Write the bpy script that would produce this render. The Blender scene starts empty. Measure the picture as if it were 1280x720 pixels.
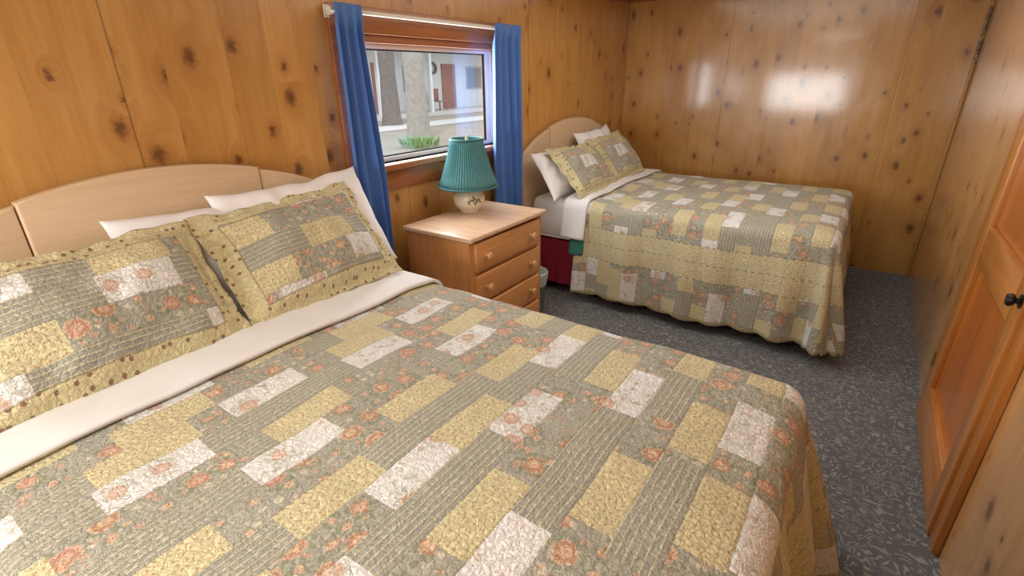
import bpy, bmesh, math, random
from mathutils import Vector, Matrix, noise
random.seed(7)
scene = bpy.context.scene
C = scene.collection
PI = math.pi
try:
    scene.view_settings.view_transform = 'Standard'
except Exception:
    pass

# ------------------------------------------------------------------ mesh helpers
ROOT = {}
def obj(name, bm, mat=None, parent=None, smooth=True, ang=35, mods=None):
    me = bpy.data.meshes.new(name)
    if parent is not None:
        off = ROOT[parent.name]
        if off.length > 0:
            bmesh.ops.translate(bm, verts=bm.verts[:], vec=-off)
    bm.normal_update()
    bm.to_mesh(me); bm.free()
    o = bpy.data.objects.new(name, me); C.objects.link(o)
    if mat: me.materials.append(mat)
    if smooth:
        for p in me.polygons: p.use_smooth = True
        try: me.set_sharp_from_angle(angle=math.radians(ang))
        except Exception: pass
    if parent is not None:
        o.parent = parent
        ROOT[o.name] = ROOT[parent.name]
    else:
        ROOT[o.name] = Vector((0, 0, 0))
    return o
def thing(name, label, cat, loc=(0, 0, 0), group=None):
    o = bpy.data.objects.new(name, None); C.objects.link(o)
    o.location = loc; o['label'] = label; o['category'] = cat
    o.empty_display_size = 0.1
    if group: o['group'] = group
    ROOT[o.name] = Vector(loc)
    return o
def tag(o, label, cat, group=None):
    o['label'] = label; o['category'] = cat
    if group: o['group'] = group
    return o
def struct(name, bm, m, parent=None, **k):
    o = obj(name, bm, m, parent, **k)
    if parent is None: o['kind'] = 'structure'
    return o
def base_origin(o):
    """move a single-mesh thing's origin to its base centre"""
    me = o.data
    xs = [v.co.x for v in me.vertices]; ys = [v.co.y for v in me.vertices]; zs = [v.co.z for v in me.vertices]
    c = Vector(((min(xs)+max(xs))/2, (min(ys)+max(ys))/2, min(zs)))
    me.transform(Matrix.Translation(-c)); o.location = o.location + c
    ROOT[o.name] = c
    return o
def B(): return bmesh.new()
def box(bm, x0, x1, y0, y1, z0, z1, bev=0, seg=2):
    vs = bmesh.ops.create_cube(bm, size=1)['verts']
    for v in vs:
        v.co = Vector((x0+(v.co.x+.5)*(x1-x0), y0+(v.co.y+.5)*(y1-y0), z0+(v.co.z+.5)*(z1-z0)))
    if bev:
        es = set()
        for v in vs: es.update(v.link_edges)
        bmesh.ops.bevel(bm, geom=list(es), offset=bev, segments=seg, affect='EDGES', profile=.5)
    return bm
def lathe(bm, prof, cx=0, cy=0, seg=32, ripple=0, nr=0, ax='z', c=(0, 0, 0)):
    rings = []
    for r, z in prof:
        ring = []
        for i in range(seg):
            a = 2*PI*i/seg
            rr = r*(1+ripple*math.cos(nr*a)) if ripple else r
            if ax == 'z': p = (cx+rr*math.cos(a), cy+rr*math.sin(a), z)
            elif ax == 'x': p = (c[0]+z, c[1]+rr*math.cos(a), c[2]+rr*math.sin(a))
            else: p = (c[0]+rr*math.cos(a), c[1]+z, c[2]-rr*math.sin(a))
            ring.append(bm.verts.new(p))
        rings.append(ring)
    for a, b in zip(rings, rings[1:]):
        for i in range(seg):
            bm.faces.new((a[i], a[(i+1) % seg], b[(i+1) % seg], b[i]))
    if prof[0][0] > 1e-5:
        bm.faces.new(list(reversed(rings[0])))
    if prof[-1][0] > 1e-5:
        bm.faces.new(rings[-1])
    return bm
def tube(bm, pts, r, seg=10):
    pts = [Vector(p) for p in pts]; rings = []
    for i, p in enumerate(pts):
        d = (pts[min(i+1, len(pts)-1)]-pts[max(i-1, 0)]).normalized()
        ref = Vector((0, 0, 1)) if abs(d.z) < .9 else Vector((1, 0, 0))
        a = d.cross(ref).normalized(); b = d.cross(a).normalized()
        rr = r[i] if isinstance(r, (list, tuple)) else r
        rings.append([bm.verts.new(p+a*rr*math.cos(2*PI*k/seg)+b*rr*math.sin(2*PI*k/seg)) for k in range(seg)])
    for a, b in zip(rings, rings[1:]):
        for i in range(seg):
            bm.faces.new((a[i], b[i], b[(i+1) % seg], a[(i+1) % seg]))
    bm.faces.new(rings[0]); bm.faces.new(list(reversed(rings[-1])))
    return bm
def prism_x(bm, poly, x0, x1, bev=0):
    a = [bm.verts.new((x0, y, z)) for y, z in poly]
    b = [bm.verts.new((x1, y, z)) for y, z in poly]
    n = len(poly)
    fs = [bm.faces.new(a), bm.faces.new(list(reversed(b)))]
    for i in range(n):
        fs.append(bm.faces.new((a[i], b[i], b[(i+1) % n], a[(i+1) % n])))
    bmesh.ops.recalc_face_normals(bm, faces=fs)
    if bev:
        es = [e for e in fs[1].edges]
        bmesh.ops.bevel(bm, geom=es, offset=bev, segments=3, affect='EDGES', profile=.5)
    return bm

# ------------------------------------------------------------------ node helpers
class NT:
    def __init__(s, name):
        s.mat = bpy.data.materials.new(name); s.mat.use_nodes = True
        s.t = s.mat.node_tree; s.n = s.t.nodes; s.l = s.t.links
        s.n.clear()
        s.out = s.n.new('ShaderNodeOutputMaterial')
        s.p = s.n.new('ShaderNodeBsdfPrincipled')
        s.l.new(s.p.outputs[0], s.out.inputs[0])
    def put(s, inp, v):
        if hasattr(v, 'is_output') or isinstance(v, bpy.types.NodeSocket): s.l.new(v, inp)
        else:
            if isinstance(v, (tuple, list)) and len(v) == 3 and inp.type == 'RGBA': v = (*v, 1)
            inp.default_value = v
    def m(s, op, a, b=None, c=None, clamp=False):
        n = s.n.new('ShaderNodeMath'); n.operation = op; n.use_clamp = clamp
        s.put(n.inputs[0], a)
        if b is not None: s.put(n.inputs[1], b)
        if c is not None: s.put(n.inputs[2], c)
        return n.outputs[0]
    def lt(s, a, b): return s.m('LESS_THAN', a, b)
    def gt(s, a, b): return s.m('GREATER_THAN', a, b)
    def mul(s, a, b): return s.m('MULTIPLY', a, b)
    def add(s, a, b): return s.m('ADD', a, b)
    def sub(s, a, b): return s.m('SUBTRACT', a, b)
    def mix(s, f, a, b):
        n = s.n.new('ShaderNodeMix'); n.data_type = 'RGBA'
        s.put(n.inputs[0], f); s.put(n.inputs[6], a); s.put(n.inputs[7], b)
        return n.outputs[2]
    def mulc(s, col, f):
        n = s.n.new('ShaderNodeMix'); n.data_type = 'RGBA'; n.blend_type = 'MULTIPLY'
        n.inputs[0].default_value = 1
        s.put(n.inputs[6], col); s.put(n.inputs[7], f)
        return n.outputs[2]
    def coord(s, which='Object'):
        n = s.n.new('ShaderNodeTexCoord'); return n.outputs[which]
    def uv(s, name):
        n = s.n.new('ShaderNodeUVMap'); n.uv_map = name; return n.outputs[0]
    def sep(s, v):
        n = s.n.new('ShaderNodeSeparateXYZ'); s.put(n.inputs[0], v); return n.outputs
    def xyz(s, x, y, z=0.0):
        n = s.n.new('ShaderNodeCombineXYZ'); s.put(n.inputs[0], x); s.put(n.inputs[1], y); s.put(n.inputs[2], z); return n.outputs[0]
    def noise(s, v, scale, det=2, rough=.5, dist=0.0, col=False):
        n = s.n.new('ShaderNodeTexNoise'); s.put(n.inputs['Vector'], v)
        n.inputs['Scale'].default_value = scale; n.inputs['Detail'].default_value = det
        n.inputs['Roughness'].default_value = rough; n.inputs['Distortion'].default_value = dist
        return n.outputs['Color' if col else 'Fac']
    def vor(s, v, scale, feature='F1', rnd=1.0, dims='2D'):
        n = s.n.new('ShaderNodeTexVoronoi'); n.voronoi_dimensions = dims; n.feature = feature
        s.put(n.inputs['Vector'], v); n.inputs['Scale'].default_value = scale
        n.inputs['Randomness'].default_value = rnd
        return n.outputs
    def white(s, v, dims='2D'):
        n = s.n.new('ShaderNodeTexWhiteNoise'); n.noise_dimensions = dims
        s.put(n.inputs['Vector'], v); return n.outputs['Value']
    def ramp(s, f, stops, interp='LINEAR'):
        n = s.n.new('ShaderNodeValToRGB'); cr = n.color_ramp; cr.interpolation = interp
        while len(cr.elements) > 1: cr.elements.remove(cr.elements[-1])
        first = True
        for p, c in stops:
            if first: e = cr.elements[0]; e.position = p; first = False
            else: e = cr.elements.new(p)
            e.color = (*c, 1) if len(c) == 3 else c
        s.put(n.inputs[0], f); return n.outputs[0]
    def smooth(s, v, lo, hi):
        n = s.n.new('ShaderNodeMapRange'); n.interpolation_type = 'SMOOTHSTEP'
        s.put(n.inputs[0], v); n.inputs[1].default_value = lo; n.inputs[2].default_value = hi
        return n.outputs[0]
    def bump(s, h, strength=.5, dist=.01):
        n = s.n.new('ShaderNodeBump'); n.inputs['Strength'].default_value = strength
        n.inputs['Distance'].default_value = dist; s.put(n.inputs['Height'], h)
        s.l.new(n.outputs[0], s.p.inputs['Normal']); return n
    def fin(s, col, rough=.5, **k):
        s.put(s.p.inputs['Base Color'], col); s.put(s.p.inputs['Roughness'], rough)
        for kk, v in k.items():
            s.put(s.p.inputs[kk.replace('_', ' ')], v)
        return s.mat

def plain(name, col, rough=.6, nscale=30, var=.12, bump=0.0, **k):
    t = NT(name); c = t.coord()
    n = t.noise(c, nscale, 3)
    lo = tuple(x*(1-var) for x in col); hi = tuple(min(1, x*(1+var)) for x in col)
    cc = t.mix(n, lo, hi)
    if bump: t.bump(n, bump, .004)
    return t.fin(cc, rough, **k)

def wood(name, dark, light, axis='z', rough=.4, coat=.2, scale=1.0, streak=1.0):
    t = NT(name); x, y, z = t.sep(t.coord())[:3]
    st = {'x': (.06, 1, 1), 'y': (1, .06, 1), 'z': (1, 1, .06)}[axis]
    v = t.xyz(t.mul(x, st[0]), t.mul(y, st[1]), t.mul(z, st[2]))
    a = t.noise(v, 28*scale, 4, .6, .6)
    b = t.noise(v, 160*scale, 3, .6)
    f = t.add(t.mul(a, .75*streak), t.mul(b, .3))
    f = t.smooth(f, .25, .8)
    col = t.mix(f, dark, light)
    t.bump(b, .08, .002)
    return t.fin(col, rough, Coat_Weight=coat, Coat_Roughness=.2)

def panel_wall(name, axis, tint=(1, 1, 1), shift=0.0, rough=.33, coat=.45, crough=.16, wavy=1.3, gs=.58):
    """varnished knotty pine sheets with vertical V grooves"""
    t = NT(name); x, y, z = t.sep(t.coord())[:3]
    c = t.add(y if axis == 'y' else x, shift)
    P = 1.22
    q = t.m('FRACT', t.m('DIVIDE', c, P))
    g = [0.0, .115, .30, .435, .60, .80]
    dk = [0, .70, .50, .75, .40, .65]
    stops = []
    w = .0020
    for gi, dd in zip(g[1:], dk[1:]):
        stops += [(gi-w, (1, 1, 1)), (gi, (dd, dd, dd)), (gi+w, (1, 1, 1))]
    stops = [(0, (.1, .1, .1)), (w, (1, 1, 1))]+stops+[(1-w, (1, 1, 1)), (1, (.1, .1, .1))]
    groove = t.ramp(q, stops)
    ids = t.ramp(q, [(gi, (v, v, v)) for gi, v in zip(g, (.2, .75, .45, .95, .05, .6))], 'CONSTANT')
    pid = t.add(ids, t.mul(t.m('FLOOR', t.m('DIVIDE', c, P)), .37))
    # knots
    kv = t.xyz(t.mul(c, 1.0), t.add(t.mul(z, .70), t.mul(pid, 3.3)))
    vo = t.vor(kv, 5.4, 'F1', 1.0)
    d = vo['Distance']
    rnd = t.sep(vo['Color'])
    keep = t.gt(rnd[0], .18)
    rad = t.add(.055, t.mul(t.mul(rnd[1], rnd[1]), .13))
    wob = t.sub(t.noise(t.xyz(c, t.mul(z, 1.3)), 48, 4, .7), .5)
    dn = t.add(d, t.mul(wob, .24))
    core = t.mul(keep, t.sub(1.0, t.smooth(t.m('DIVIDE', dn, rad), .15, 1.15)))
    halo = t.mul(keep, t.sub(1.0, t.smooth(t.m('DIVIDE', t.add(d, t.mul(wob, .1)), rad), .5, 3.2)))
    # grain
    warp = t.mul(halo, .10)
    gv = t.xyz(t.add(t.mul(c, 1.0), t.add(warp, t.mul(pid, 5.0))), t.mul(z, .07), pid)
    a = t.noise(gv, 20, 4, .6, 1.0)
    b = t.noise(gv, 120, 3, .6)
    big = t.noise(t.xyz(c, t.mul(z, .5), pid), 1.8, 2)
    mott = t.noise(t.xyz(c, t.mul(z, .35), pid), 11, 3, .6)
    f = t.add(t.add(t.mul(a, .42), t.mul(b, .18)), t.add(t.mul(big, .38), t.mul(mott, .18)))
    def T(c_): return tuple(a_*b_ for a_, b_ in zip(c_, tint))
    col = t.ramp(f, [(.30, T((.36, .158, .032))), (.5, T((.50, .243, .060))), (.62, T((.58, .303, .084))), (.8, T((.66, .373, .125)))])
    tintp = t.add(.90, t.mul(t.m('FRACT', t.mul(pid, 3.7)), .16))
    col = t.mulc(col, t.xyz(tintp, tintp, tintp))
    col = t.mix(t.mul(halo, .38), col, T((.34, .125, .022)))
    col = t.mix(t.mul(core, .85), col, T((.10, .032, .010)))
    gm = t.add(1-gs, t.mul(t.sep(groove)[0], gs))
    col = t.mulc(col, t.xyz(gm, gm, gm))
    wav = t.noise(t.xyz(c, t.mul(z, .6)), 3.0, 2)
    h = t.add(t.mul(t.sep(groove)[0], .25), t.add(t.mul(b, .03), t.mul(wav, wavy)))
    t.bump(h, .35, .012)
    return t.fin(col, rough, Coat_Weight=coat, Coat_Roughness=crough)

# ------------------------------------------------------------------ patchwork
# column -> (phase of the white patch, striped column?, phase of the yellow patch)
COLS = {-3: (.3, 0, .75), -2: (.62, 1, .12), -1: (0, 0, .55), 0: (.89, 0, .42), 1: (.40, 1, 0), 2: (0, 0, .90), 3: (.74, 1, 0),
        4: (0, 0, .22), 5: (0, 1, .68), 6: (.91, 0, .23), 7: (.38, 1, 0), 8: (0, 0, .89), 9: (.77, 1, 0), 10: (0, 0, .20),
        11: (0, 1, .68), 12: (.80, 0, .29), 13: (.31, 1, 0), 14: (0, 0, .62), 15: (.1, 1, .5), 16: (.55, 0, .05), 17: (0, 1, .35),
        18: (.75, 0, .2), 19: (.3, 1, 0), 20: (0, 0, .8)}
def patchwork(name, mode, lift=1.0):
    t = NT(name)
    U, V = t.sep(t.uv('cloth'))[:2]
    E, E2 = t.sep(t.uv('edge'))[:2]
    p, per = (.094, .625)
    jig = t.mul(t.sub(t.noise(t.xyz(U, V), 9, 1), .5), .006)
    cu = t.m('DIVIDE', t.add(t.sub(U, .773), jig), p)
    col_i = t.m('FLOOR', cu); fu = t.m('FRACT', cu)
    rp = t.ramp(t.m('DIVIDE', t.add(col_i, 3.5), 26.0), [((k+3)/26.0+.0005, v) for k, v in sorted(COLS.items())], 'CONSTANT')
    w, g, y = t.sep(rp)[:3]
    pv = t.m('FRACT', t.m('DIVIDE', t.add(V, jig), per))
    def near(ph):
        dd = t.m('ABSOLUTE', t.sub(t.m('FRACT', t.add(t.sub(pv, ph), 1.5)), .5))
        return dd
    hl = .170 if mode == 'quilt' else .155
    dW = near(w); dY = near(y)
    mW = t.mul(t.lt(dW, hl), t.gt(w, .01)); mY = t.mul(t.lt(dY, hl), t.gt(y, .01))
    pos = t.xyz(U, V)
    wob = t.noise(pos, 60, 2, col=True)
    vadd = t.n.new('ShaderNodeVectorMath'); vadd.operation = 'MULTIPLY_ADD'
    t.l.new(wob, vadd.inputs[0]); vadd.inputs[1].default_value = (.014, .014, 0); t.l.new(pos, vadd.inputs[2])
    wp = vadd.outputs[0]
    # grey green ground
    n1 = t.noise(pos, 90, 3)
    ground = t.mix(n1, (.36, .345, .27), (.46, .44, .355))
    # every column runs striped, then floral; its place comes from the column
    seg = t.m('FLOOR', t.add(t.m('DIVIDE', V, .3125), t.mul(col_i, .37)))
    rs = t.white(t.xyz(col_i, seg))
    isStripe = t.gt(t.add(rs, t.mul(g, .40)), .86)
    sf = t.m('FRACT', t.mul(fu, 6.0))
    gold = t.lt(sf, .16)
    darkl = t.mul(t.gt(sf, .34), t.lt(sf, .48))
    stripe = t.mix(n1, (.34, .33, .265), (.42, .41, .33))
    stripe = t.mix(t.mul(gold, .80), stripe, (.69, .60, .35))
    stripe = t.mix(t.mul(darkl, .35), stripe, (.22, .21, .155))
    # roses: two sizes, faded peach
    def roses(scale, keep, r0, r1, ringf):
        vr = t.vor(wp, scale, rnd=.85); rd = vr['Distance']; rc = t.sep(vr['Color'])
        has = t.gt(rc[0], keep)
        rr = t.add(r0, t.mul(rc[1], r1))
        edge = t.add(rd, t.mul(t.sub(t.noise(wp, 120, 2), .5), .12))
        rm = t.mul(has, t.sub(1.0, t.smooth(t.sub(edge, rr), -.03, .03)))
        petals = t.noise(wp, 150, 3, .7)
        ring = t.m('SINE', t.add(t.mul(rd, ringf), t.mul(petals, 11.0)))
        c_ = t.mix(t.smooth(ring, -.9, .9), (.50, .255, .135), (.74, .51, .34))
        c_ = t.mix(t.mul(t.gt(rc[2], .72), .40), c_, (.55, .28, .21))
        lm_ = t.mul(has, t.mul(t.gt(rd, rr), t.lt(rd, t.add(rr, .19))))
        return rm, c_, lm_, rc
    rm, rcol, lm, rc = roses(11.5, .22, .20, .12, 28.0)
    rm2, rcol2, lm2, rc2 = roses(19.0, .35, .14, .10, 22.0)
    leafn = t.gt(t.noise(wp, 85, 1), .50)
    lm = t.mul(lm, leafn); lm2 = t.mul(lm2, leafn)
    # small sprigs
    vs = t.vor(wp, 36); sd = vs['Distance']; sc = t.sep(vs['Color'])
    sm = t.mul(t.lt(sd, .27), t.gt(sc[0], .42))
    scol = t.mix(t.gt(sc[1], .35), (.62, .38, .25), (.26, .28, .175))
    scol = t.mix(t.gt(sc[1], .68), scol, (.74, .66, .50))
    floral = t.mix(t.mul(sm, .65), ground, scol)
    floral = t.mix(t.mul(lm2, .55), floral, (.25, .27, .165))
    floral = t.mix(t.mul(rm2, .80), floral, rcol2)
    floral = t.mix(t.mul(lm, .65), floral, (.24, .265, .155))
    floral = t.mix(t.mul(rm, .88), floral, rcol)
    base = t.mix(isStripe, floral, stripe)
    # white patches
    wh = t.mix(n1, (.76, .74, .70), (.86, .84, .81))
    wh = t.mix(t.mul(t.mul(sm, t.gt(sc[0], .78)), .5), wh, scol)
    wh = t.mix(t.mul(lm, .45), wh, (.36, .38, .24))
    wh = t.mix(t.mul(t.mul(rm, t.gt(rc[0], .5)), .72), wh, rcol)
    # yellow
    vy = t.vor(pos, 62, rnd=.55); yd = vy['Distance']
    ye = t.mix(n1, (.61, .535, .285), (.72, .645, .395))
    ye = t.mix(t.mul(t.lt(yd, .21), .6), ye, (.46, .27, .15))
    c = t.mix(mW, base, wh)
    c = t.mix(mY, c, ye)
    seamU = t.m('MINIMUM', fu, t.sub(1.0, fu))
    seam = t.lt(seamU, .012)
    # dotted yellow border
    vb = t.vor(pos, 30, rnd=.7); bd = vb['Distance']; bc = t.sep(vb['Color'])
    yb = t.mix(n1, (.62, .54, .28), (.73, .65, .39))
    dots = t.mul(t.lt(bd, .17), t.gt(bc[0], .30))
    if mode == 'quilt':
        band = t.mul(t.gt(E, .26), t.lt(E, .47))
        chain = t.add(t.lt(t.m('ABSOLUTE', t.sub(E, .26)), .004), t.lt(t.m('ABSOLUTE', t.sub(E, .47)), .004))
        chain = t.add(chain, t.lt(t.m('ABSOLUTE', t.sub(E, .365)), .004))
        dash = t.gt(t.m('SINE', t.mul(t.add(U, V), 150.0)), .2)
        c = t.mix(t.mul(band, .94), c, ye)
        c = t.mix(t.mul(t.mul(chain, dash), .6), c, (.16, .17, .09))
        hem = t.lt(E, .012)
        c = t.mix(t.mul(hem, .8), c, yb)
    else:
        bm_ = t.lt(E, .068)
        yb2 = t.mix(t.mul(dots, .85), yb, (.22, .09, .06))
        c = t.mix(bm_, c, yb2)
        c = t.mix(t.mul(t.lt(t.m('ABSOLUTE', t.sub(E, .068)), .003), .5), c, (.24, .19, .09))
    c = t.mix(t.mul(seam, .3), c, (.18, .16, .10))
    # quilted relief
    ve = t.vor(wp, 54, 'DISTANCE_TO_EDGE'); ed = t.smooth(ve['Distance'], 0.0, .28)
    me_ = t.noise(pos, 52, 2, .5, 1.6)
    mean = t.smooth(t.m('ABSOLUTE', t.sub(me_, .5)), 0.0, .07)
    h = t.add(t.mul(ed, .5), t.mul(mean, .55))
    h = t.add(h, t.mul(t.smooth(seamU, 0.0, .06), .45))
    t.bump(h, .72, .0055)
    sh = t.add(.88, t.mul(mean, .12))
    c = t.mulc(c, t.xyz(sh, sh, sh))  # shade in the quilted furrows, multiplied into the cloth colour
    return t.fin(c, .85, Sheen_Weight=.12)

# ------------------------------------------------------------------ materials
M = {}
M['wallL'] = panel_wall('pine_panel_window_side', 'y', shift=-.717+1.22)
M['wallB'] = panel_wall('pine_panel_back', 'x', shift=.31, tint=(.84, .82, .70), rough=.30, coat=.9, crough=.11, wavy=3.0, gs=.4)
M['wallR'] = panel_wall('pine_panel_right', 'y', shift=.2, tint=(1.0, 1.04, 1.45), rough=.30, coat=.8, crough=.13, wavy=2.6, gs=.4)
M['trimwood'] = wood('red_brown_trim', (.22, .065, .017), (.42, .15, .045), 'y', .35, .4)
M['door'] = wood('orange_door_wood', (.35, .115, .018), (.58, .225, .045), 'z', .35, .45)
M['doorrail'] = wood('orange_door_rail_wood', (.35, .115, .018), (.58, .225, .045), 'y', .35, .45)
M['doorpanel'] = wood('red_orange_door_panel_wood', (.36, .095, .012), (.55, .165, .024), 'z', .3, .5)
M['maple'] = wood('pale_maple', (.60, .42, .25), (.74, .56, .38), 'y', .45, .15, .6, .8)
M['ns_top'] = wood('pine_stand_top', (.56, .34, .20), (.76, .54, .36), 'x', .35, .35)
M['ns_side'] = wood('pine_stand_side', (.46, .18, .05), (.64, .30, .10), 'z', .4, .3)
M['ns_front'] = wood('pine_stand_front', (.48, .20, .055), (.68, .33, .12), 'y', .4, .3)
M['knob'] = wood('pine_knob', (.55, .29, .11), (.72, .43, .19), 'y', .35, .4)
M['sheet'] = plain('white_sheet', (.78, .765, .75), .9, 25, .05, .15)
M['pillow'] = plain('white_pillowcase', (.83, .815, .80), .9, 18, .04, .25)
M['maroon'] = plain('maroon_skirt', (.28, .012, .04), .85, 30, .2)
M['green'] = plain('green_lining', (.03, .16, .12), .85, 40, .2)
M['quilt'] = patchwork('patchwork_quilt', 'quilt')
M['sham'] = patchwork('patchwork_sham', 'sham')
M['curtain'] = plain('blue_curtain', (.065, .175, .50), .8, 90, .10, .1, Sheen_Weight=.3)
M['rod'] = plain('cream_metal', (.72, .68, .56), .35, 10, .05)
M['white_metal'] = plain('white_vinyl', (.78, .78, .76), .4, 10, .04)
M['dark_metal'] = plain('dark_bronze', (.03, .026, .024), .35, 40, .1, Metallic=.8)
M['ceramic'] = plain('cream_glaze', (.84, .78, .62), .18, 8, .04, Coat_Weight=.6)
M['teal'] = plain('teal_pleated_fabric', (.075, .225, .235), .8, 60, .10)
M['teal_trim'] = plain('teal_trim', (.04, .14, .15), .7, 60, .1)
M['brass'] = plain('brass', (.55, .38, .12), .3, 10, .05, Metallic=1.0)
M['leaf_paint'] = plain('green_paint', (.14, .24, .12), .3, 40, .2)
M['flower_paint'] = plain('plum_paint', (.26, .10, .14), .3, 40, .2)
M['bin'] = plain('grey_green_plastic', (.14, .20, .18), .5, 20, .1)
M['liner'] = plain('pale_bin_liner', (.42, .54, .52), .35, 25, .1, .3)
M['ceil'] = plain('ceiling_board', (.62, .48, .32), .6, 4, .1)
M['bark_dark'] = plain('dark_bark', (.20, .18, .165), .95, 12, .4, .6)
M['bark_pale'] = plain('pale_bark', (.36, .335, .30), .95, 10, .35, .6)
M['ext_wall'] = plain('painted_siding', (.74, .77, .77), .8, 5, .05)
M['ext_trim'] = plain('grey_porch_trim', (.42, .45, .45), .7, 5, .08)
M['roof'] = plain('brown_shingle', (.26, .24, .22), .9, 20, .2)
M['reddoor'] = plain('brick_red_paint', (.36, .17, .14), .5, 6, .1)
M['darkglass'] = plain('dim_window', (.20, .22, .22), .15, 4, .1)
M['concrete'] = plain('concrete_path', (.62, .61, .59), .9, 8, .08)
M['leaf'] = plain('fresh_leaf', (.26, .40, .17), .6, 14, .25)
M['lampglass'] = plain('opal_glass', (.85, .83, .78), .3, 5, .02)

t = NT('worn_corner_wood'); x, y, z = t.sep(t.coord())[:3]
n = t.noise(t.xyz(x, y, z), 26, 3, .6)
n2 = t.smooth(z, 1.35, 1.65)
cw = t.mix(t.mul(n2, t.smooth(n, .42, .56)), (.40, .21, .055), (.10, .06, .03))
M['corner'] = t.fin(t.mix(t.mul(n2, t.smooth(n, .62, .68)), cw, (.66, .55, .38)), .4)

t = NT('patterned_carpet'); x, y, z = t.sep(t.coord())[:3]; pos = t.xyz(x, y)
n = t.noise(pos, 12.5, 0, .4, 1.5)
ln = t.m('ABSOLUTE', t.sub(t.m('FRACT', t.mul(n, 6.6)), .5))
line = t.sub(1.0, t.smooth(ln, .12, .22))
brk = t.smooth(t.noise(pos, 40, 0), .40, .48)
fleck = t.noise(pos, 380, 2)
cb = t.mix(fleck, (.070, .076, .082), (.16, .165, .172))
cc = t.mix(t.mul(t.mul(line, brk), .85), cb, t.mix(fleck, (.23, .225, .20), (.37, .36, .32)))
t.bump(fleck, .5, .006)
M['carpet'] = t.fin(cc, .95)

t = NT('gravel_ground'); c = t.coord()
a = t.noise(c, .8, 3); b = t.noise(c, 9, 3)
M['ground'] = t.fin(t.mix(a, t.mix(b, (.24, .19, .15), (.36, .29, .24)), t.mix(b, (.36, .33, .28), (.48, .44, .39))), .95)

t = NT('window_glass')
tr = t.n.new('ShaderNodeBsdfTransparent'); gl = t.n.new('ShaderNodeBsdfGlossy'); gl.inputs['Roughness'].default_value = .02
mx = t.n.new('ShaderNodeMixShader'); mx.inputs[0].default_value = .05
t.l.new(tr.outputs[0], mx.inputs[1]); t.l.new(gl.outputs[0], mx.inputs[2]); t.l.new(mx.outputs[0], t.out.inputs[0])
t.n.remove(t.p); M['glass'] = t.mat

# ------------------------------------------------------------------ room shell
RX, RY0, RY1, RZ = 2.53, -1.7, 4.86, 2.15
bm = B(); box(bm, 0, RX, RY0, RY1, -.06, 0); struct('floor', bm, M['carpet'], smooth=False)
bm = B(); box(bm, 0, RX, RY0, RY1, RZ, RZ+.06); struct('ceiling', bm, M['ceil'], smooth=False)
WY0, WY1, WZ0, WZ1 = 1.60, 2.80, 1.10, 1.70
bm = B()
box(bm, -.12, 0, RY0-.12, WY0, -.06, RZ+.06); box(bm, -.12, 0, WY1, RY1+.12, -.06, RZ+.06)
box(bm, -.12, 0, WY0, WY1, -.06, WZ0); box(bm, -.12, 0, WY0, WY1, WZ1, RZ+.06)
struct('wall_left', bm, M['wallL'], smooth=False)
bm = B(); box(bm, 0, RX, RY1, RY1+.12, -.06, RZ+.06); struct('wall_back', bm, M['wallB'], smooth=False)
bm = B(); box(bm, RX, RX+.12, RY0-.12, RY1+.12, -.06, RZ+.06); struct('wall_right', bm, M['wallR'], smooth=False)
bm = B()
box(bm, 0, .25, RY0-.12, RY0, -.06, RZ+.06); box(bm, 1.65, RX, RY0-.12, RY0, -.06, RZ+.06)
box(bm, .25, 1.65, RY0-.12, RY0, -.06, .85); box(bm, .25, 1.65, RY0-.12, RY0, 1.55, RZ+.06)
struct('wall_front', bm, M['wallB'], smooth=False)
# crown and corner trims
bm = B(); box(bm, 0, .025, RY0, RY1, RZ-.035, RZ, .006); struct('trim_1', bm, M['trimwood'])
bm = B(); box(bm, .025, RX, RY1-.025, RY1, RZ-.035, RZ, .006); struct('trim_2', bm, M['trimwood'])
bm = B(); box(bm, RX-.022, RX, RY1-.022, RY1, 0, RZ-.036, .006); struct('trim_3', bm, M['corner'])

# window in the left wall
bm = B()
cs = .055
box(bm, 0, .022, WY0-cs, WY0+.005, .965, 1.81, .004); box(bm, 0, .022, WY1-.005, WY1+cs, .965, 1.81, .004)
box(bm, 0, .024, WY0+.005, WY1-.005, 1.70, 1.81, .004)
box(bm, -.05, .0, WY0, WY1, 1.665, 1.70)
box(bm, 0, .020, WY0+.005, WY1-.005, .965, 1.062, .004)
w1 = struct('window_1', bm, M['trimwood'])
bm = B(); box(bm, -.075, .05, WY0+.001, WY1-.001, 1.064, 1.10, .008, 3); struct('window_sill', bm, M['trimwood'], w1)
bm = B()
f = .022
box(bm, -.09, -.045, WY0, WY0+f, 1.10, 1.665, .003); box(bm, -.09, -.045, WY1-f, WY1, 1.10, 1.665, .003)
box(bm, -.09, -.045, WY0+f, WY1-f, 1.10, 1.10+f, .003); box(bm, -.09, -.045, WY0+f, WY1-f, 1.665-f, 1.665, .003)
struct('window_frame', bm, M['white_metal'], w1)
bm = B(); g2 = .006
a0, a1, b0, b1 = WY0+f, WY1-f-.035, 1.10+f, 1.665-f
box(bm, -.080, -.066, a0, a0+g2, b0, b1); box(bm, -.080, -.066, a1-g2, a1, b0, b1)
box(bm, -.080, -.066, a0+g2, a1-g2, b0, b0+g2); box(bm, -.080, -.066, a0+g2, a1-g2, b1-g2, b1)
struct('sash_gasket', bm, M['dark_metal'], w1)
bm = B(); box(bm, -.088, -.055, a1+.001, WY1-f-.001, b0, b1, .003); struct('sash_stile', bm, M['white_metal'], w1)
bm = B(); box(bm, -.074, -.070, WY0+f, WY1-f-.034, 1.10+f, 1.665-f); struct('window_pane', bm, M['glass'], w1)
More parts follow.
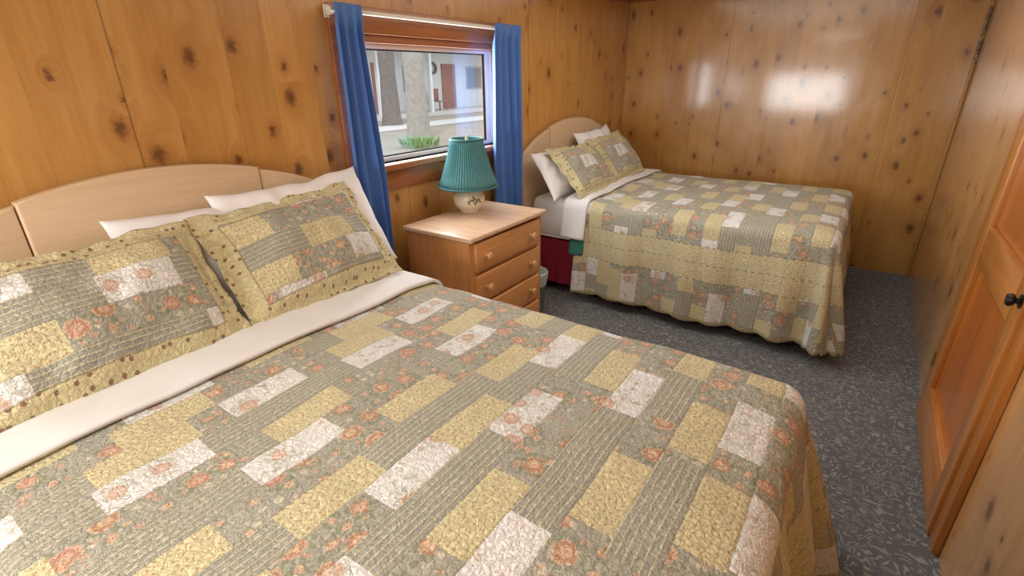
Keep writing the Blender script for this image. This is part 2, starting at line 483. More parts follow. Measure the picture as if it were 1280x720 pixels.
# window behind the camera
bm = B()
box(bm, .19, .25, RY0, RY0+.02, .79, 1.61, .004); box(bm, 1.65, 1.71, RY0, RY0+.02, .79, 1.61, .004)
box(bm, .25, 1.65, RY0, RY0+.02, 1.55, 1.61, .004); box(bm, .25, 1.65, RY0, RY0+.03, .79, .85, .004)
w2 = struct('window_2', bm, M['trimwood'])
bm = B(); box(bm, .25, 1.65, RY0-.07, RY0-.066, .85, 1.55); struct('window_pane', bm, M['glass'], w2)
bm = B(); box(bm, .93, .97, RY0-.08, RY0-.05, .85, 1.55); struct('window_frame', bm, M['white_metal'], w2)

# door in the right wall
DY0, DY1, DZ = 1.865, 2.70, 1.98
bm = B()
box(bm, RX-.024, RX, DY0-.080, DY0-.004, 0, DZ+.08, .006); box(bm, RX-.024, RX, DY1+.004, DY1+.085, 0, DZ+.08, .006)
box(bm, RX-.024, RX, DY0-.004, DY1+.004, DZ+.004, DZ+.08, .006)
struct('trim_4', bm, M['door'])
bm = B()
box(bm, RX-.034, RX-.002, DY0, DY0+.10, .01, DZ, .004); box(bm, RX-.034, RX-.002, DY1-.11, DY1, .01, DZ, .004)
d1 = struct('door_1', bm, M['door'])
for z0, z1 in ((.01, .21), (.80, .95), (DZ-.13, DZ)):
    bm = B(); box(bm, RX-.033, RX-.002, DY0+.101, DY1-.111, z0, z1, .004); struct('door_rail', bm, M['doorrail'], d1)
for z0, z1 in ((.211, .799), (.951, DZ-.131)):
    bm = B(); box(bm, RX-.014, RX-.002, DY0+.101, DY1-.111, z0, z1)
    struct('door_panel', bm, M['doorpanel'], d1)
bm = B(); lathe(bm, [(.020, -.004), (.021, -.007), (.009, -.009), (.008, -.016), (.016, -.020), (.020, -.028), (.016, -.036), (0, -.038)], seg=24, ax='x', c=(RX-.03, DY0+.022, .895))
bmesh.ops.recalc_face_normals(bm, faces=bm.faces[:]); struct('door_handle', bm, M['dark_metal'], d1)
for z in (.30, 1.75):
    bm = B(); tube(bm, [(RX-.036, DY1+.002, z-.035), (RX-.036, DY1+.002, z+.035)], .005, 10)
    box(bm, RX-.036, RX-.0335, DY1-.02, DY1, z-.033, z+.033)
    struct('hinge', bm, M['brass'], d1)

# ------------------------------------------------------------------ beds
def head_poly(c, d0, d1, dz, side, n=14):
    pts = []
    for i in range(n+1):
        d = d0+(d1-d0)*i/n
        ad = abs(d)
        if not side: z = 1.235-.35*d*d
        else:
            s = ad-.37; z = 1.178-.2*s-.55*s*s
            if ad > .70: z -= (ad-.70)**2*14
        pts.append((c+d, z+dz))
    return [(c+d0, .20)]+pts+[(c+d1, .20)]
def rrect(x0, x1, y0, y1, r, n=6):
    pts = []
    for cx, cy, a0 in ((x1-r, y1-r, 0), (x0+r, y1-r, 90), (x0+r, y0+r, 180), (x1-r, y0+r, 270)):
        for k in range(n+1):
            a = math.radians(a0+90*k/n); pts.append((cx+r*math.cos(a), cy+r*math.sin(a)))
    return pts
def make_bed(label, c, dz, hb_c):
    y0, y1 = c-.69, c+.69
    bed = thing('bed', label, 'bed', (1.0, c, 0), 'made beds along the window wall')
    hb = obj('headboard', prism_x(B(), head_poly(hb_c, -.368, .368, dz, False, 24), .030, .062, .008), M['maple'], bed)
    obj('headboard_side_panel', prism_x(B(), head_poly(hb_c, .371, .745, dz, True), .030, .056, .007), M['maple'], hb)
    obj('headboard_side_panel', prism_x(B(), head_poly(hb_c, -.745, -.371, dz, True), .030, .056, .007), M['maple'], hb)
    for s in (-.6, .6):
        bm = B(); box(bm, .004, .029, hb_c+s-.04, hb_c+s+.04, 0, .9, .004); obj('headboard_post', bm, M['maple'], hb)
    bm = B()
    box(bm, .075, 1.985, y0, y1, .40, .70, .06, 5); obj('mattress', bm, M['sheet'], bed)
    bm = B()
    for zz in (.425,):
        lp = rrect(.074, 1.986, y0-.001, y1+.001, .06); lp.append(lp[0])
        tube(bm, [(a, b, zz) for a, b in lp], .006, 6)
    obj('mattress_piping', bm, M['pillow'], bed)
    bm = B(); box(bm, .085, 1.975, y0+.01, y1-.01, .17, .398, .02, 2); obj('box_spring', bm, M['maroon'], bed)
    # pleated skirt
    bm = B(); lp = rrect(.08, 1.98, y0+.004, y1-.004, .03, 3); N = 420
    seg = [0]
    for i in range(len(lp)):
        a, b = lp[i], lp[(i+1) % len(lp)]; seg.append(seg[-1]+math.dist(a, b))
    def at(s):
        s %= seg[-1]
        for i in range(len(lp)):
            if s <= seg[i+1]+1e-9:
                a, b = Vector(lp[i]), Vector(lp[(i+1) % len(lp)]); L = max(seg[i+1]-seg[i], 1e-9)
                return a.lerp(b, (s-seg[i])/L), (b-a).normalized()
        return Vector(lp[0]), Vector((1, 0))
    rows = []
    for j in range(6):
        row = []
        for i in range(N):
            p, d = at(seg[-1]*i/N); nrm = Vector((d.y, -d.x))
            q = p+nrm*(.002+.010*(j/5)*(1+math.sin(i*.75+.6*math.sin(i*.11))))
            row.append(bm.verts.new((q.x, q.y, .40-j*.066)))
        rows.append(row)
    for a, b in zip(rows, rows[1:]):
        for i in range(N): bm.faces.new((a[i], b[i], b[(i+1) % N], a[(i+1) % N]))
    obj('bed_skirt', bm, M['maroon'], bed)
    for px in (.2, 1.86):
        for py in (y0+.12, y1-.12):
            bm = B(); lathe(bm, [(.022, 0), (.026, .01), (.02, .03), (.02, .17)], px, py, 16); obj('leg', bm, M['dark_metal'], bed)
    return bed
make_bed('nearest bed, with pale maple arched headboard, beside the blue left curtain', .71, 0, .715)
make_bed('far bed with pale arched headboard and maroon skirt in the room corner', 3.76, -.03, 3.75)

def drape(a, b, x1, y0, y1, ztop, R=.055, flare=.07, seed=0, amp=.02, zmin=.014, corner=.17, far=1.0):
    da = max(0, a-x1); dp = max(0, b-y1); dn = max(0, y0-b)
    db = max(dp, dn); sg = 1 if dp > 0 else -1
    x = min(a, x1); y = max(min(b, y1), y0)
    d = max(da, db)
    nz = noise.noise(Vector((a*2.3, b*2.3, seed)))*.012+noise.noise(Vector((a*7, b*7, seed+5)))*.006
    z = ztop+nz
    ex = max(0, 1-(x1-x)/.16) if a <= x1 else 1; ey = max(0, 1-min(y-y0, y1-y)/.16)
    z -= .014*(max(ex, ey)**2)
    if d <= 0: return Vector((x, y, z))
    th = math.atan2(db, da); s2 = math.sin(2*th)
    n = Vector((math.cos(th), sg*math.sin(th)))
    if dp > 0: flare *= far; corner *= far
    q = PI*R/2
    if d < q: off = R*math.sin(d/R); drop = R*(1-math.cos(d/R))
    else:
        e = d-q; off = R+flare*e+corner*s2*e*1.0; drop = R+e*(1-.5*(flare+corner*s2*.6)**2)
    s = (b if da >= db else a)
    k = min(1, max(0, (d-.06)/.4))
    rip = amp*k*(math.sin(s*15+seed*1.7+1.2*math.sin(s*4+seed))+.4*math.sin(s*33+seed))
    if s2 > .02: rip = rip*(1-s2)+amp*1.6*k*math.sin(th*8+seed)*s2
    off += rip
    z = z-drop-noise.noise(Vector((a*3, b*3, seed+9)))*.012*k
    return Vector((x+n.x*off, y+n.y*off, max(z, zmin)))
def cloth(name, mat, a0, a1, b0, b1, x1, y0, y1, ztop, step=.02, th=.010, vshift=0, parent=None, scallop=False, **k):
    bm = B(); na = max(2, int(round((a1-a0)/step))); nb = max(2, int(round((b1-b0)/step)))
    uv = bm.loops.layers.uv.new('cloth'); ue = bm.loops.layers.uv.new('edge')
    V = []
    for i in range(na+1):
        row = []
        for j in range(nb+1):
            a = a0+(a1-a0)*i/na; b = b0+(b1-b0)*j/nb
            aa, bb = a, b
            if scallop:
                if i == na: aa += .020*abs(math.sin(b*18))
                if j == 0: bb -= .020*abs(math.sin(a*18))
                if j == nb: bb += .020*abs(math.sin(a*18))
            p = drape(aa, bb, x1, y0, y1, ztop, **k)
            row.append((bm.verts.new(p), a, b+vshift, min(a1-a, b-b0, b1-b)))
        V.append(row)
    for i in range(na):
        for j in range(nb):
            q = (V[i][j], V[i+1][j], V[i+1][j+1], V[i][j+1])
            fc = bm.faces.new([w[0] for w in q])
            for lp, w in zip(fc.loops, q): lp[uv].uv = (w[1], w[2]); lp[ue].uv = (w[3], 0)
    o = obj(name, bm, mat, parent, ang=180)
    m = o.modifiers.new('thick', 'SOLIDIFY'); m.thickness = th; m.offset = 1
    return o
# quilts
def make_quilt(label, c, x0, seed, vs, L=.705, x1=1.975, **kw):
    y0, y1 = c-.675, c+.675
    q = cloth('quilt', M['quilt'], x0, x1+L, y0-L, y1+L, x1, y0, y1, .712, vshift=vs, seed=seed, scallop=True, **kw)
    tag(q, label, 'quilt', 'patchwork quilts on the beds')
    base_origin(q)
    return q
make_quilt('grey, yellow and white floral patchwork quilt spread over the nearest bed', .71, .60, 1.3, 0, L=.70, x1=1.98, flare=.25, corner=.14, R=.07)
q2 = make_quilt('patchwork quilt hanging to the carpet on the far bed in the corner', 3.76, .50, 4.1, .21, L=.648, flare=.10, amp=.022, far=.4)
# green lining turned out low on the head edge of the far quilt
g = cloth('quilt_lining', M['green'], .462, .56, 3.085-.40, 3.085-.29, 1.975, 3.085, 3.76+.675, .728, seed=4.1, flare=.12, amp=.022, th=.008, step=.012, parent=q2)
# turned down sheets
def make_sheet(label, c, x0, x1, dl, seed, z=.731, flare=.09):
    y0, y1 = c-.675, c+.675
    s = cloth('folded_sheet', M['sheet'], x0, x1, y0-dl, y1+dl, 1.975, y0, y1, z, seed=seed, th=.014, R=.07, flare=flare, amp=.012, step=.018)
    tag(s, label, 'sheet', 'turned down sheets'); base_origin(s)
make_sheet('white sheet folded over the head end of the nearest quilt', .71, .44, .655, .28, 1.3, flare=.26)
make_sheet('white sheet folded over the quilt of the far bed', 3.76, .385, .565, .30, 4.1, flare=.17)

# pillows
def pillow_mesh(name, w, h, th, flange, seed, mat, vs=0.0, us=0.9):
    bm = B(); nu, nv = 52, 38
    uv = bm.loops.layers.uv.new('cloth'); ue = bm.loops.layers.uv.new('edge')
    sides = []
    for s in (1, -1):
        V = []
        for i in range(nu+1):
            row = []
            for j in range(nv+1):
                u = -1+2*i/nu; v = -1+2*j/nv
                x = w/2*u*(1-.045*(1-v*v)); y = h/2*v*(1-.07*(1-u*u))
                # soft wavy outline
                x += .008*noise.noise(Vector((v*2.2, seed, u)))*abs(u); y += .012*noise.noise(Vector((u*2.6, seed+3, v)))*abs(v)
                if flange:
                    fu = min(1, abs(u)/(1-2*flange/w)); fv = min(1, abs(v)/(1-2*flange/h))
                    bulge = (max(0, 1-fu**2.6)*max(0, 1-fv**2.6))**.5
                    ed = 1-min(1-abs(u), 1-abs(v))*8
                    rf = .006*max(0, ed)*math.sin((x-y if abs(u) > abs(v) else x+y)*60+seed)
                else:
                    bulge = (max(0, 1-abs(u)**2.6)*max(0, 1-abs(v)**2.6))**.55; rf = 0
                    x *= 1+.02*abs(v)**6; y *= 1+.03*abs(u)**6
                nz = noise.noise(Vector((x*6, y*6, seed+s)))*.024+noise.noise(Vector((x*16, y*16, seed+s*3)))*.010
                hh = th/2*(1.35 if s > 0 else .6)
                z = s*(hh*bulge+.003)+nz*min(1, bulge*1.3)+rf
                edge = min((1-abs(u))*w/2, (1-abs(v))*h/2)
                row.append((bm.verts.new((x, y, z)), us-y, x+vs, edge))
            V.append(row)
        sides.append(V)
        for i in range(nu):
            for j in range(nv):
                q = (V[i][j], V[i+1][j], V[i+1][j+1], V[i][j+1])
                if s < 0: q = q[::-1]
                fc = bm.faces.new([a[0] for a in q])
                for lp, a in zip(fc.loops, q): lp[uv].uv = (a[1], a[2]); lp[ue].uv = (a[3], 0)
    A, Bk = sides
    ring = [(i, 0) for i in range(nu)]+[(nu, j) for j in range(nv)]+[(i, nv) for i in range(nu, 0, -1)]+[(0, j) for j in range(nv, 0, -1)]
    for k in range(len(ring)):
        p, q = ring[k], ring[(k+1) % len(ring)]
        fc = bm.faces.new((Bk[p[0]][p[1]][0], Bk[q[0]][q[1]][0], A[q[0]][q[1]][0], A[p[0]][p[1]][0]))
        for lp in fc.loops: lp[uv].uv = (us, vs); lp[ue].uv = (0, 0)
    me = bpy.data.meshes.new(name); bm.normal_update(); bm.to_mesh(me); bm.free()
    for p in me.polygons: p.use_smooth = True
    me.materials.append(mat)
    return me
def put_pillow(name, me, label, cat, group, x, y, z, tilt, roll=0, yaw=0):
    o = bpy.data.objects.new(name, me); C.objects.link(o)
    a = math.radians(tilt)
    ey = Vector((-math.cos(a), 0, math.sin(a))); ez = Vector((math.sin(a), 0, math.cos(a))); ex = Vector((0, 1, 0))
    R = Matrix((ex, ey, ez)).transposed().to_4x4()
    o.matrix_world = Matrix.Translation((x, y, z)) @ Matrix.Rotation(math.radians(yaw), 4, 'Z') @ R @ Matrix.Rotation(math.radians(roll), 4, 'Z')
    ROOT[o.name] = Vector((x, y, z))
    return tag(o, label, cat, group)
sg, wg = 'quilted pillow shams', 'white pillows behind the shams'
pa = pillow_mesh('sham_a', .71, .47, .145, .032, 1, M['sham'], .13, .95)
pb = pillow_mesh('sham_b', .66, .47, .140, .032, 4, M['sham'], .36, 1.30)
pc = pillow_mesh('sham_c', .66, .44, .125, .035, 6, M['sham'], .50, 1.12)
wa = pillow_mesh('plain_a', .64, .42, .10, 0, 8, M['pillow'])
wb = pillow_mesh('plain_b', .62, .42, .10, 0, 12, M['pillow'])
wd = pillow_mesh('plain_d', .66, .45, .13, 0, 21, M['pillow'])
wc = pillow_mesh('plain_c', .62, .36, .10, 0, 17, M['pillow'])
put_pillow('pillow_sham', pa, 'quilted sham with yellow dotted border lying leftmost on the nearest bed', 'pillow', sg, .355, .365, .895, 50, 1)
put_pillow('pillow_sham', pb, 'quilted sham with yellow border on the nearest bed, beside the blue left curtain', 'pillow', sg, .350, 1.045, .91, 50, 3, -3)
put_pillow('pillow', wa, 'white pillow peeking over the tops of both shams on the nearest bed', 'pillow', wg, .185, .83, .895, 72, -1.5)
put_pillow('pillow', wd, 'white pillow with pointed corner showing beside the blue left curtain', 'pillow', wg, .215, 1.175, .925, 62, 1.5)
put_pillow('pillow_sham', pc, 'quilted sham on the far bed, the one closer to the nightstand', 'pillow', sg, .360, 3.38, .880, 46, -2)
put_pillow('pillow_sham', pc, 'quilted sham on the far bed, the one by the back wall', 'pillow', sg, .350, 3.97, .895, 49, 2)
put_pillow('pillow', wc, 'white pillow jutting past the mattress side on the far bed', 'pillow', wg, .235, 3.29, .86, 56, -1)
put_pillow('pillow', wb, 'white pillow against the far headboard near the room corner', 'pillow', wg, .19, 3.98, .910, 64, 2)

# ------------------------------------------------------------------ nightstand
NX0, NX1, NY0, NY1, NZ = .105, .570, 1.766, 2.474, .79
ns = thing('nightstand', 'orange pine nightstand with rows of drawers, standing between the two beds', 'nightstand', ((NX0+NX1)/2, (NY0+NY1)/2, 0))
bm = B(); box(bm, NX0, NX1, NY0, NY1, NZ-.026, NZ, .008, 3); obj('top', bm, M['ns_top'], ns)
bm = B(); cx1 = NX1-.028
box(bm, NX0+.01, cx1, NY0+.02, NY0+.04, .03, NZ-.0265); box(bm, NX0+.01, cx1, NY1-.04, NY1-.02, .03, NZ-.0265)
box(bm, NX0+.01, NX0+.02, NY0+.04, NY1-.04, .05, NZ-.0265)
obj('carcass', bm, M['ns_side'], ns)
bm = B()
box(bm, cx1-.02, cx1, NY0+.04, NY0+.062, .06, NZ-.0265); box(bm, cx1-.02, cx1, NY1-.062, NY1-.04, .06, NZ-.0265)
for zz in (.757, .585, .413, .241, .065): box(bm, cx1-.02, cx1-.001, NY0+.062, NY1-.062, zz-.005, zz+.007)
obj('face_frame', bm, M['ns_front'], ns)
bm = B(); box(bm, NX0+.01, cx1+.012, NY0+.012, NY1-.012, 0, .06, .006); obj('plinth', bm, M['ns_side'], ns)
for zc in (.671, .499, .327, .155):
    bm = B(); box(bm, cx1-.012, cx1+.016, NY0+.055, NY1-.055, zc-.076, zc+.076, .009, 3)
    dr = obj('drawer', bm, M['ns_front'], ns)
    for ky in (1.90, 2.32):
        bm = B(); lathe(bm, [(.010, 0), (.009, .012), (.017, .018), (.021, .026), (.018, .034), (0, .038)], seg=20, ax='x', c=(cx1+.016, ky, zc))
        bmesh.ops.recalc_face_normals(bm, faces=bm.faces[:])
        obj('knob', bm, M['knob'], dr)

# ------------------------------------------------------------------ lamp
LX, LY, LZ = .215, 2.195, NZ+.001
lamp = thing('table_lamp', 'cream ceramic jug lamp with teal pleated shade on the nightstand', 'lamp', (LX, LY, LZ))
bm = B(); lathe(bm, [(0, 0), (.052, 0), (.056, .008), (.060, .018), (.078, .035), (.090, .062), (.091, .088), (.078, .115), (.052, .135), (.036, .146), (.040, .156), (.036, .160), (0, .160)], seg=48)
bmesh.ops.translate(bm, verts=bm.verts[:], vec=(LX, LY, LZ)); obj('lamp_base', bm, M['ceramic'], lamp)
bm = B(); tube(bm, [(LX, LY, LZ+.16), (LX, LY, LZ+.24)], .013, 14); obj('socket', bm, M['brass'], lamp)
bm = B()
tube(bm, [(LX, LY+.055*math.sin(PI*k/16), LZ+.20+.200*k/16) for k in range(17)], .002, 6)
tube(bm, [(LX, LY-.055*math.sin(PI*k/16), LZ+.20+.200*k/16) for k in range(17)], .002, 6)
obj('harp', bm, M['brass'], lamp)
bm = B(); seg = 240
zb, zt = LZ+.150, LZ+.405
rings = []
for k in range(9):
    f_ = k/8; r = .166+(.088-.166)*f_-.007*math.sin(PI*f_)
    z = zb+(zt-zb)*f_
    rings.append([bm.verts.new((LX+(r+.0035*math.cos(60*2*PI*i/seg))*math.cos(2*PI*i/seg), LY+(r+.0035*math.cos(60*2*PI*i/seg))*math.sin(2*PI*i/seg), z)) for i in range(seg)])
for a, b in zip(rings, rings[1:]):
    for i in range(seg): bm.faces.new((a[i], a[(i+1) % seg], b[(i+1) % seg], b[i]))
sh = obj('lamp_shade', bm, M['teal'], lamp, ang=80)
m = sh.modifiers.new('t', 'SOLIDIFY'); m.thickness = .003
for z, r in ((zb, .168), (zt, .089)):
    bm = B(); tube(bm, [(LX+r*math.cos(2*PI*i/60), LY+r*math.sin(2*PI*i/60), z) for i in range(61)], .0055, 8)
    obj('shade_trim', bm, M['teal_trim'], sh)
bm = B(); lathe(bm, [(.005, -.008), (.006, -.004), (.004, 0), (.006, .004), (.004, .009), (0, .011)], LX, LY, 16)
for k in range(3):
    a = k*2*PI/3; tube(bm, [(LX, LY, -.006), (LX+.085*math.cos(a), LY+.085*math.sin(a), -.006)], .0018, 6)
bmesh.ops.translate(bm, verts=bm.verts[:], vec=(0, 0, zt)); obj('finial', bm, M['brass'], lamp)
# painted flowers on the jug, facing the room
def jug_pt(ang, h, push=.0012):
    prof = [(.060, .018), (.078, .035), (.090, .062), (.091, .088), (.078, .115), (.052, .135)]
    for (r0, z0), (r1, z1) in zip(prof, prof[1:]):
        if z0 <= h <= z1: r = r0+(r1-r0)*(h-z0)/(z1-z0); break
    else: r = .09
    return Vector((LX+(r+push)*math.cos(ang), LY+(r+push)*math.sin(ang), LZ+h))
def motif(bm, a, h, ra, rh, rot):
    c = bm.verts.new(jug_pt(a, h, .003)); ring = []
    for k in range(14):
        p = 2*PI*k/14; du = ra*math.cos(p); dv = rh*math.sin(p)
        ring.append(bm.verts.new(jug_pt(a+(du*math.cos(rot)-dv*math.sin(rot))/.088, h+du*math.sin(rot)+dv*math.cos(rot), .0022)))
    for k in range(14): bm.faces.new((c, ring[k], ring[(k+1) % 14]))
bm = B()
for a, h, rot in ((-.75, .082, .5), (-.58, .095, 2.2), (-.35, .080, .2), (-.5, .062, -1.0), (-.15, .07, 2.5), (-.9, .068, 1.8)): motif(bm, a, h, .012, .005, rot)
obj('painted_leaves', bm, M['leaf_paint'], lamp)
bm = B()
for a, h in ((-.62, .080), (-.40, .070), (-.50, .088), (-.25, .085)): motif(bm, a, h, .006, .006, 0)
obj('painted_flowers', bm, M['flower_paint'], lamp)

# ------------------------------------------------------------------ waste basket
wx, wy = .335, 2.675
wb_ = thing('waste_basket', 'small waste basket with a pale liner on the carpet behind the nightstand', 'waste basket', (wx, wy, 0))
bm = B(); lathe(bm, [(.082, .0), (.085, .004), (.106, .27), (.110, .275), (.106, .28), (.102, .27), (.080, .008), (0, .008)], wx, wy, 40)
obj('bin_body', bm, M['bin'], wb_)
bm = B(); lathe(bm, [(.104, .20), (.113, .262), (.114, .288), (.108, .294), (.100, .28), (.085, .06), (.0, .05)], wx, wy, 60, .02, 13)
bl = obj('bin_liner', bm, M['liner'], wb_)

# ------------------------------------------------------------------ curtains
rod = thing('curtain_rod', 'cream curtain rod mounted above the window', 'curtain rod', (.075, 2.2, 1.777))
bm = B(); tube(bm, [(.078, 1.515, 1.777), (.078, 2.885, 1.777)], .010, 14); obj('rod', bm, M['rod'], rod)
for y in (1.507, 2.893):
    bm = B(); lathe(bm, [(.0, -.008), (.012, -.006), (.014, 0), (.012, .006), (0, .008)], seg=16, ax='y', c=(.078, y, 1.777))
    bmesh.ops.recalc_face_normals(bm, faces=bm.faces[:]); obj('end_cap', bm, M['rod'], rod)
for y in (1.535, 2.865):
    bm = B(); box(bm, .022, .028, y-.012, y+.012, 1.75, 1.80); tube(bm, [(.028, y, 1.765), (.070, y, 1.765)], .005, 8); obj('bracket', bm, M['rod'], rod)
def curtain(y0t, y1t, y0b, y1b, z0, nf, seed, label):
    bm = B(); N, K = 130, 48; rows = []
    for j in range(K+1):
        f = j/K; z = 1.803+(z0-1.803)*f
        row = []
        ya = y0t+(y0b-y0t)*min(1, f*1.6); yb = y1t+(y1b-y1t)*min(1, f*1.6)
        for i in range(N+1):
            u = i/N
            y = ya+(yb-ya)*u+.004*math.sin(nf*2*PI*u*1.0+1.3+seed)
            am = .015+.005*math.sin(u*9+seed)+.006*f
            x = .080+am*math.sin(nf*2*PI*u+seed+.8*f*math.sin(u*5+seed))+.006*math.sin(5*u+3*f+seed)
            g_ = 1-min(1, max(0, (f-.035)/.06))          # over the rod the cloth lies just in front of it
            x = x*(1-g_)+(.098+.25*(x-.080))*g_
            row.append(bm.verts.new((x, y, z)))
        rows.append(row)
    for a, b in zip(rows, rows[1:]):
        for i in range(N): bm.faces.new((a[i], b[i], b[i+1], a[i+1]))
    o = obj('curtain', bm, M['curtain'], ang=180)
    m = o.modifiers.new('t', 'SOLIDIFY'); m.thickness = .002
    tag(o, label, 'curtain', 'blue curtains'); base_origin(o)
curtain(1.515, 1.66, 1.515, 1.71, .60, 3, .4, 'gathered blue curtain at the side of the window nearer the near bed')
curtain(2.64, 2.92, 2.64, 2.94, .64, 4, 2.0, 'gathered blue curtain at the window side nearer the far bed, behind the lamp')

# ------------------------------------------------------------------ ceiling light added for fill, unseen above the frame
def dome(y, label, r):
    cl = thing('added_ceiling_light', label, 'added ceiling light', (1.3, y, RZ-.09))
    bm = B(); lathe(bm, [(0, RZ-.085), (r*.4, RZ-.082), (r*.8, RZ-.06), (r, RZ-.025), (r, RZ-.02)], 1.3, y, 40)
    bmesh.ops.recalc_face_normals(bm, faces=bm.faces[:]); obj('glass_bowl', bm, M['lampglass'], cl)
    bm = B(); lathe(bm, [(r+.01, RZ-.02), (r+.01, RZ-.001)], 1.3, y, 40); obj('metal_rim', bm, M['brass'], cl)
dome(-.5, 'added round opal glass fill light on the ceiling, out of view', .15)

# ------------------------------------------------------------------ outside
bm = B(); box(bm, -60, -.13, -10, 60, -.25, -.02)
go = struct('ground', bm, M['ground'], smooth=False)
bm = B(); box(bm, -11.9, -10.6, 0, 40, -.02, .04, .02); struct('path', bm, M['concrete'])
def tree(name, label, x, y, r, h, mat, seed):
    t_ = thing(name, label, 'tree', (x, y, -.02), 'tree trunks outside the window')
    bm = B(); pts = []; rs = []
    for k in range(20):
        f = k/19; pts.append((x+.15*math.sin(f*3+seed)*f, y+.12*math.sin(f*4+seed*2)*f, -.02+h*f)); rs.append(r*(1.25-.25*min(1, f*8))*(1-.35*f)*(1+.05*math.sin(k*2.1+seed)))
    tube(bm, pts, rs, 20); obj('trunk', bm, mat, t_)
    rnd = random.Random(seed)
    for k in range(5):
        a = rnd.uniform(0, 6.28); z = h*rnd.uniform(.6, .95)
        bm = B(); tube(bm, [(x, y, z), (x+math.cos(a)*1.0, y+math.sin(a)*1.0, z+.3), (x+math.cos(a)*2.2, y+math.sin(a)*2.2, z+.5)], [.10, .07, .03], 8); obj('branch', bm, mat, t_)
    bm = B()
    for k in range(700):
        a = rnd.uniform(0, 6.28); rr = rnd.uniform(.3, 2.6); z = h*rnd.uniform(.72, 1.1)
        c = Vector((x+rr*math.cos(a), y+rr*math.sin(a), z)); d = Vector((rnd.uniform(-1, 1), rnd.uniform(-1, 1), rnd.uniform(-.6, .6))).normalized()*.14
        e = d.cross(Vector((0, 0, 1))).normalized()*.06
        bm.faces.new([bm.verts.new(c-d), bm.verts.new(c+e), bm.verts.new(c+d), bm.verts.new(c-e)])
    obj('foliage', bm, M['leaf'], t_, smooth=False)
tree('tree', 'thick pale tree trunk in the middle of the window view', -8.15, 10.25, .29, 7, M['bark_pale'], 3)
tree('tree', 'darker tree trunk further back, seen beside the left curtain', -12.0, 12.85, .30, 8, M['bark_dark'], 9)
BX = -16.0
bd = thing('building', 'white cabin block with porch across the yard outside', 'building', (BX, 20, 0))
bm = B(); box(bm, BX-4, BX, 8, 34, -.02, 3.0); obj('wall', bm, M['ext_wall'], bd, smooth=False)
bm = B(); prism = [(BX-5, 3.0), (BX+1.9, 2.75), (BX+1.9, 2.95), (BX-2.2, 4.6)]
a = [bm.verts.new((px, 7.5, pz)) for px, pz in prism]; b = [bm.verts.new((px, 34.5, pz)) for px, pz in prism]
bm.faces.new(a); bm.faces.new(b[::-1])
for i in range(4): bm.faces.new((a[i], b[i], b[(i+1) % 4], a[(i+1) % 4]))
bmesh.ops.recalc_face_normals(bm, faces=bm.faces[:]); obj('roof', bm, M['roof'], bd, smooth=False)
bm = B(); box(bm, BX, BX+1.6, 8, 34, -.02, .14); obj('porch_floor', bm, M['concrete'], bd, smooth=False)
for y in (14.6, 17.6, 22.2, 25.4): bm = B(); box(bm, BX+1.35, BX+1.5, y, y+.15, .14, 2.82); obj('porch_post', bm, M['ext_wall'], bd, smooth=False)
for y in (15.6, 20.0, 24.6):
    bm = B(); box(bm, BX, BX+.05, y, y+1.0, .14, 2.2); dd = obj('door', bm, M['reddoor'], bd, smooth=False)
    bm = B(); lathe(bm, [(.04, .0), (.04, .05), (0, .06)], seg=12, ax='x', c=(BX+.05, y+.12, 1.1)); obj('knob', bm, M['brass'], dd)
for y in (17.4, 21.9):
    bm = B(); box(bm, BX, BX+.05, y, y+1.3, 1.0, 2.1); wf = obj('window', bm, M['ext_trim'], bd, smooth=False)
    bm = B(); box(bm, BX+.04, BX+.06, y+.08, y+1.22, 1.08, 2.02); obj('pane', bm, M['darkglass'], wf, smooth=False)
wr = B()
tube(wr, [(BX+.08, 19.35+.22*math.cos(2*PI*k/24), 2.0+.22*math.sin(2*PI*k/24)) for k in range(25)], .06, 8)
tag(base_origin(obj('wreath', wr, M['bark_dark'])), 'dark round wreath on the white wall of the building outside', 'wreath')
def porch_chair(y, label):
    x = BX+.75
    t_ = thing('porch_chair', label, 'chair', (x, y, .14), 'red chairs on the porch outside')
    bm = B(); box(bm, x-.25, x+.25, y-.26, y+.26, .52, .56, .01); obj('seat', bm, M['reddoor'], t_)
    bm = B()
    for k in range(5): box(bm, x-.30, x-.27, y-.25+k*.105, y-.17+k*.105, .54, 1.10, .008)
    obj('backrest', bm, M['reddoor'], t_)
    for sx in (-.25, .2):
        for sy in (-.26, .21): bm = B(); box(bm, x+sx, x+sx+.05, y+sy, y+sy+.05, .142, .53); obj('leg', bm, M['reddoor'], t_)
porch_chair(18.95, 'red chair on the porch outside, by the red door')
porch_chair(17.9, 'red chair on the porch outside, seen next to the pale trunk')
def shrub(x, y, label, seed, s=1):
    bm = B(); r = random.Random(seed)
    for k in range(200):
        a = r.uniform(0, 6.28); l = r.uniform(.10, .30)*s; o_ = r.uniform(0, .45)*s
        p = Vector((x+o_*math.cos(a), y+o_*math.sin(a), -.02)); tip = p+Vector((math.cos(a)*l*.5, math.sin(a)*l*.5, l))
        w = Vector((-math.sin(a), math.cos(a), 0))*.03*s; mid = (p+tip)/2+Vector((0, 0, .03))
        bm.faces.new([bm.verts.new(p), bm.verts.new(mid+w), bm.verts.new(tip), bm.verts.new(mid-w)])
    tag(base_origin(obj('shrub', bm, M['leaf'], smooth=False)), label, 'shrub', 'leafy plants outside the window')
shrub(-6.9, 9.0, 'leafy green plant at the foot of the pale trunk', 1, 1.0)
shrub(-6.1, 9.9, 'small green plant on the gravel outside', 2, .8)

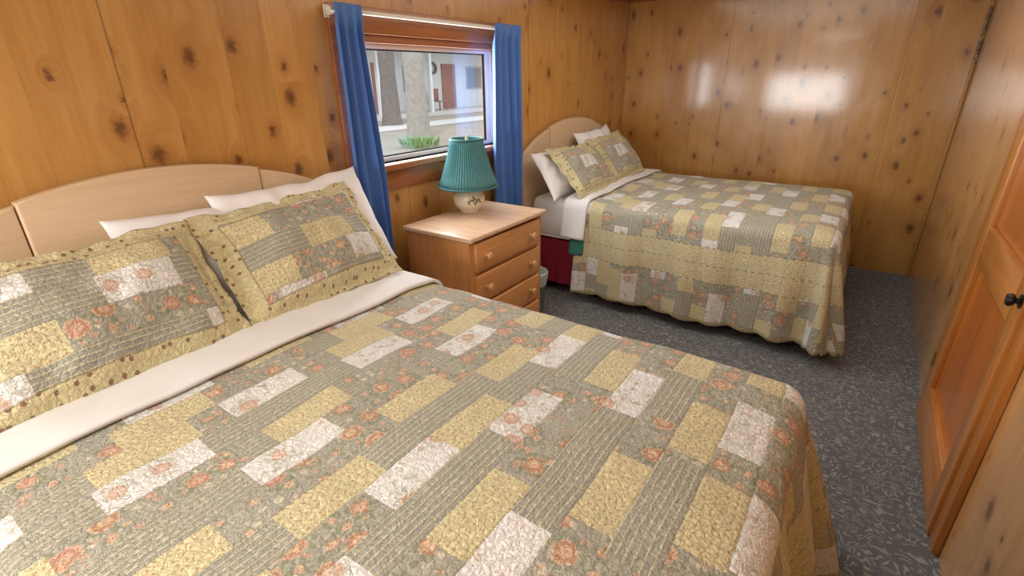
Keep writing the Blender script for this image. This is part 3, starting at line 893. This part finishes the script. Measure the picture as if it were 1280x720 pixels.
# ------------------------------------------------------------------ light
w = bpy.data.worlds.new('world'); scene.world = w; w.use_nodes = True
bg = w.node_tree.nodes['Background']; bg.inputs[0].default_value = (.90, .95, 1, 1); bg.inputs[1].default_value = 1.7
def area(name, loc, rot, sx, sy, e, col):
    l = bpy.data.lights.new(name, 'AREA'); l.shape = 'RECTANGLE'; l.size = sx; l.size_y = sy; l.energy = e; l.color = col
    o = bpy.data.objects.new(name, l); C.objects.link(o); o.location = loc; o.rotation_euler = rot
    return o
area('daylight_front', (.85, RY0+.03, 1.2), (math.radians(90), 0, 0), 1.25, .60, 38, (1, .99, .98))
area('daylight_window', (-.04, 2.2, 1.385), (0, math.radians(-90), 0), .52, 1.1, 22, (.90, .96, 1))
area('added_fill_near', (1.3, -.3, RZ-.10), (0, 0, 0), .6, .6, 18, (1, .98, .94))  # fill light added beneath the unseen dome
area('added_fill_far', (1.35, 2.9, RZ-.02), (0, 0, 0), 1.6, 2.6, 21, (1, .99, .97))  # broad overhead fill added to brighten the far half, no fixture here
sl = bpy.data.lights.new('sun', 'SUN'); sl.energy = 1.4; sl.angle = .1
so = bpy.data.objects.new('sun', sl); C.objects.link(so); so.rotation_euler = (math.radians(35), math.radians(25), 0)

# ------------------------------------------------------------------ camera
cam = bpy.data.cameras.new('camera'); co = bpy.data.objects.new('camera', cam); C.objects.link(co)
cam.sensor_width = 36; cam.sensor_fit = 'HORIZONTAL'; cam.lens = 622/1280*36; cam.clip_start = .02; cam.clip_end = 200
yaw, pit, rl = math.radians(34.9), math.atan(.421), .0135
F = Vector((-math.sin(yaw), math.cos(yaw), 0)); Rt = Vector((math.cos(yaw), math.sin(yaw), 0)); Z = Vector((0, 0, 1))
fw = F*math.cos(pit)-Z*math.sin(pit); up = F*math.sin(pit)+Z*math.cos(pit)
r2 = (Rt-up*rl).normalized(); u2 = (up+Rt*rl).normalized()
mw = Matrix((r2, u2, -fw)).transposed().to_4x4(); mw.translation = Vector((2.04, 0, 1.5))
co.matrix_world = mw
scene.camera = co
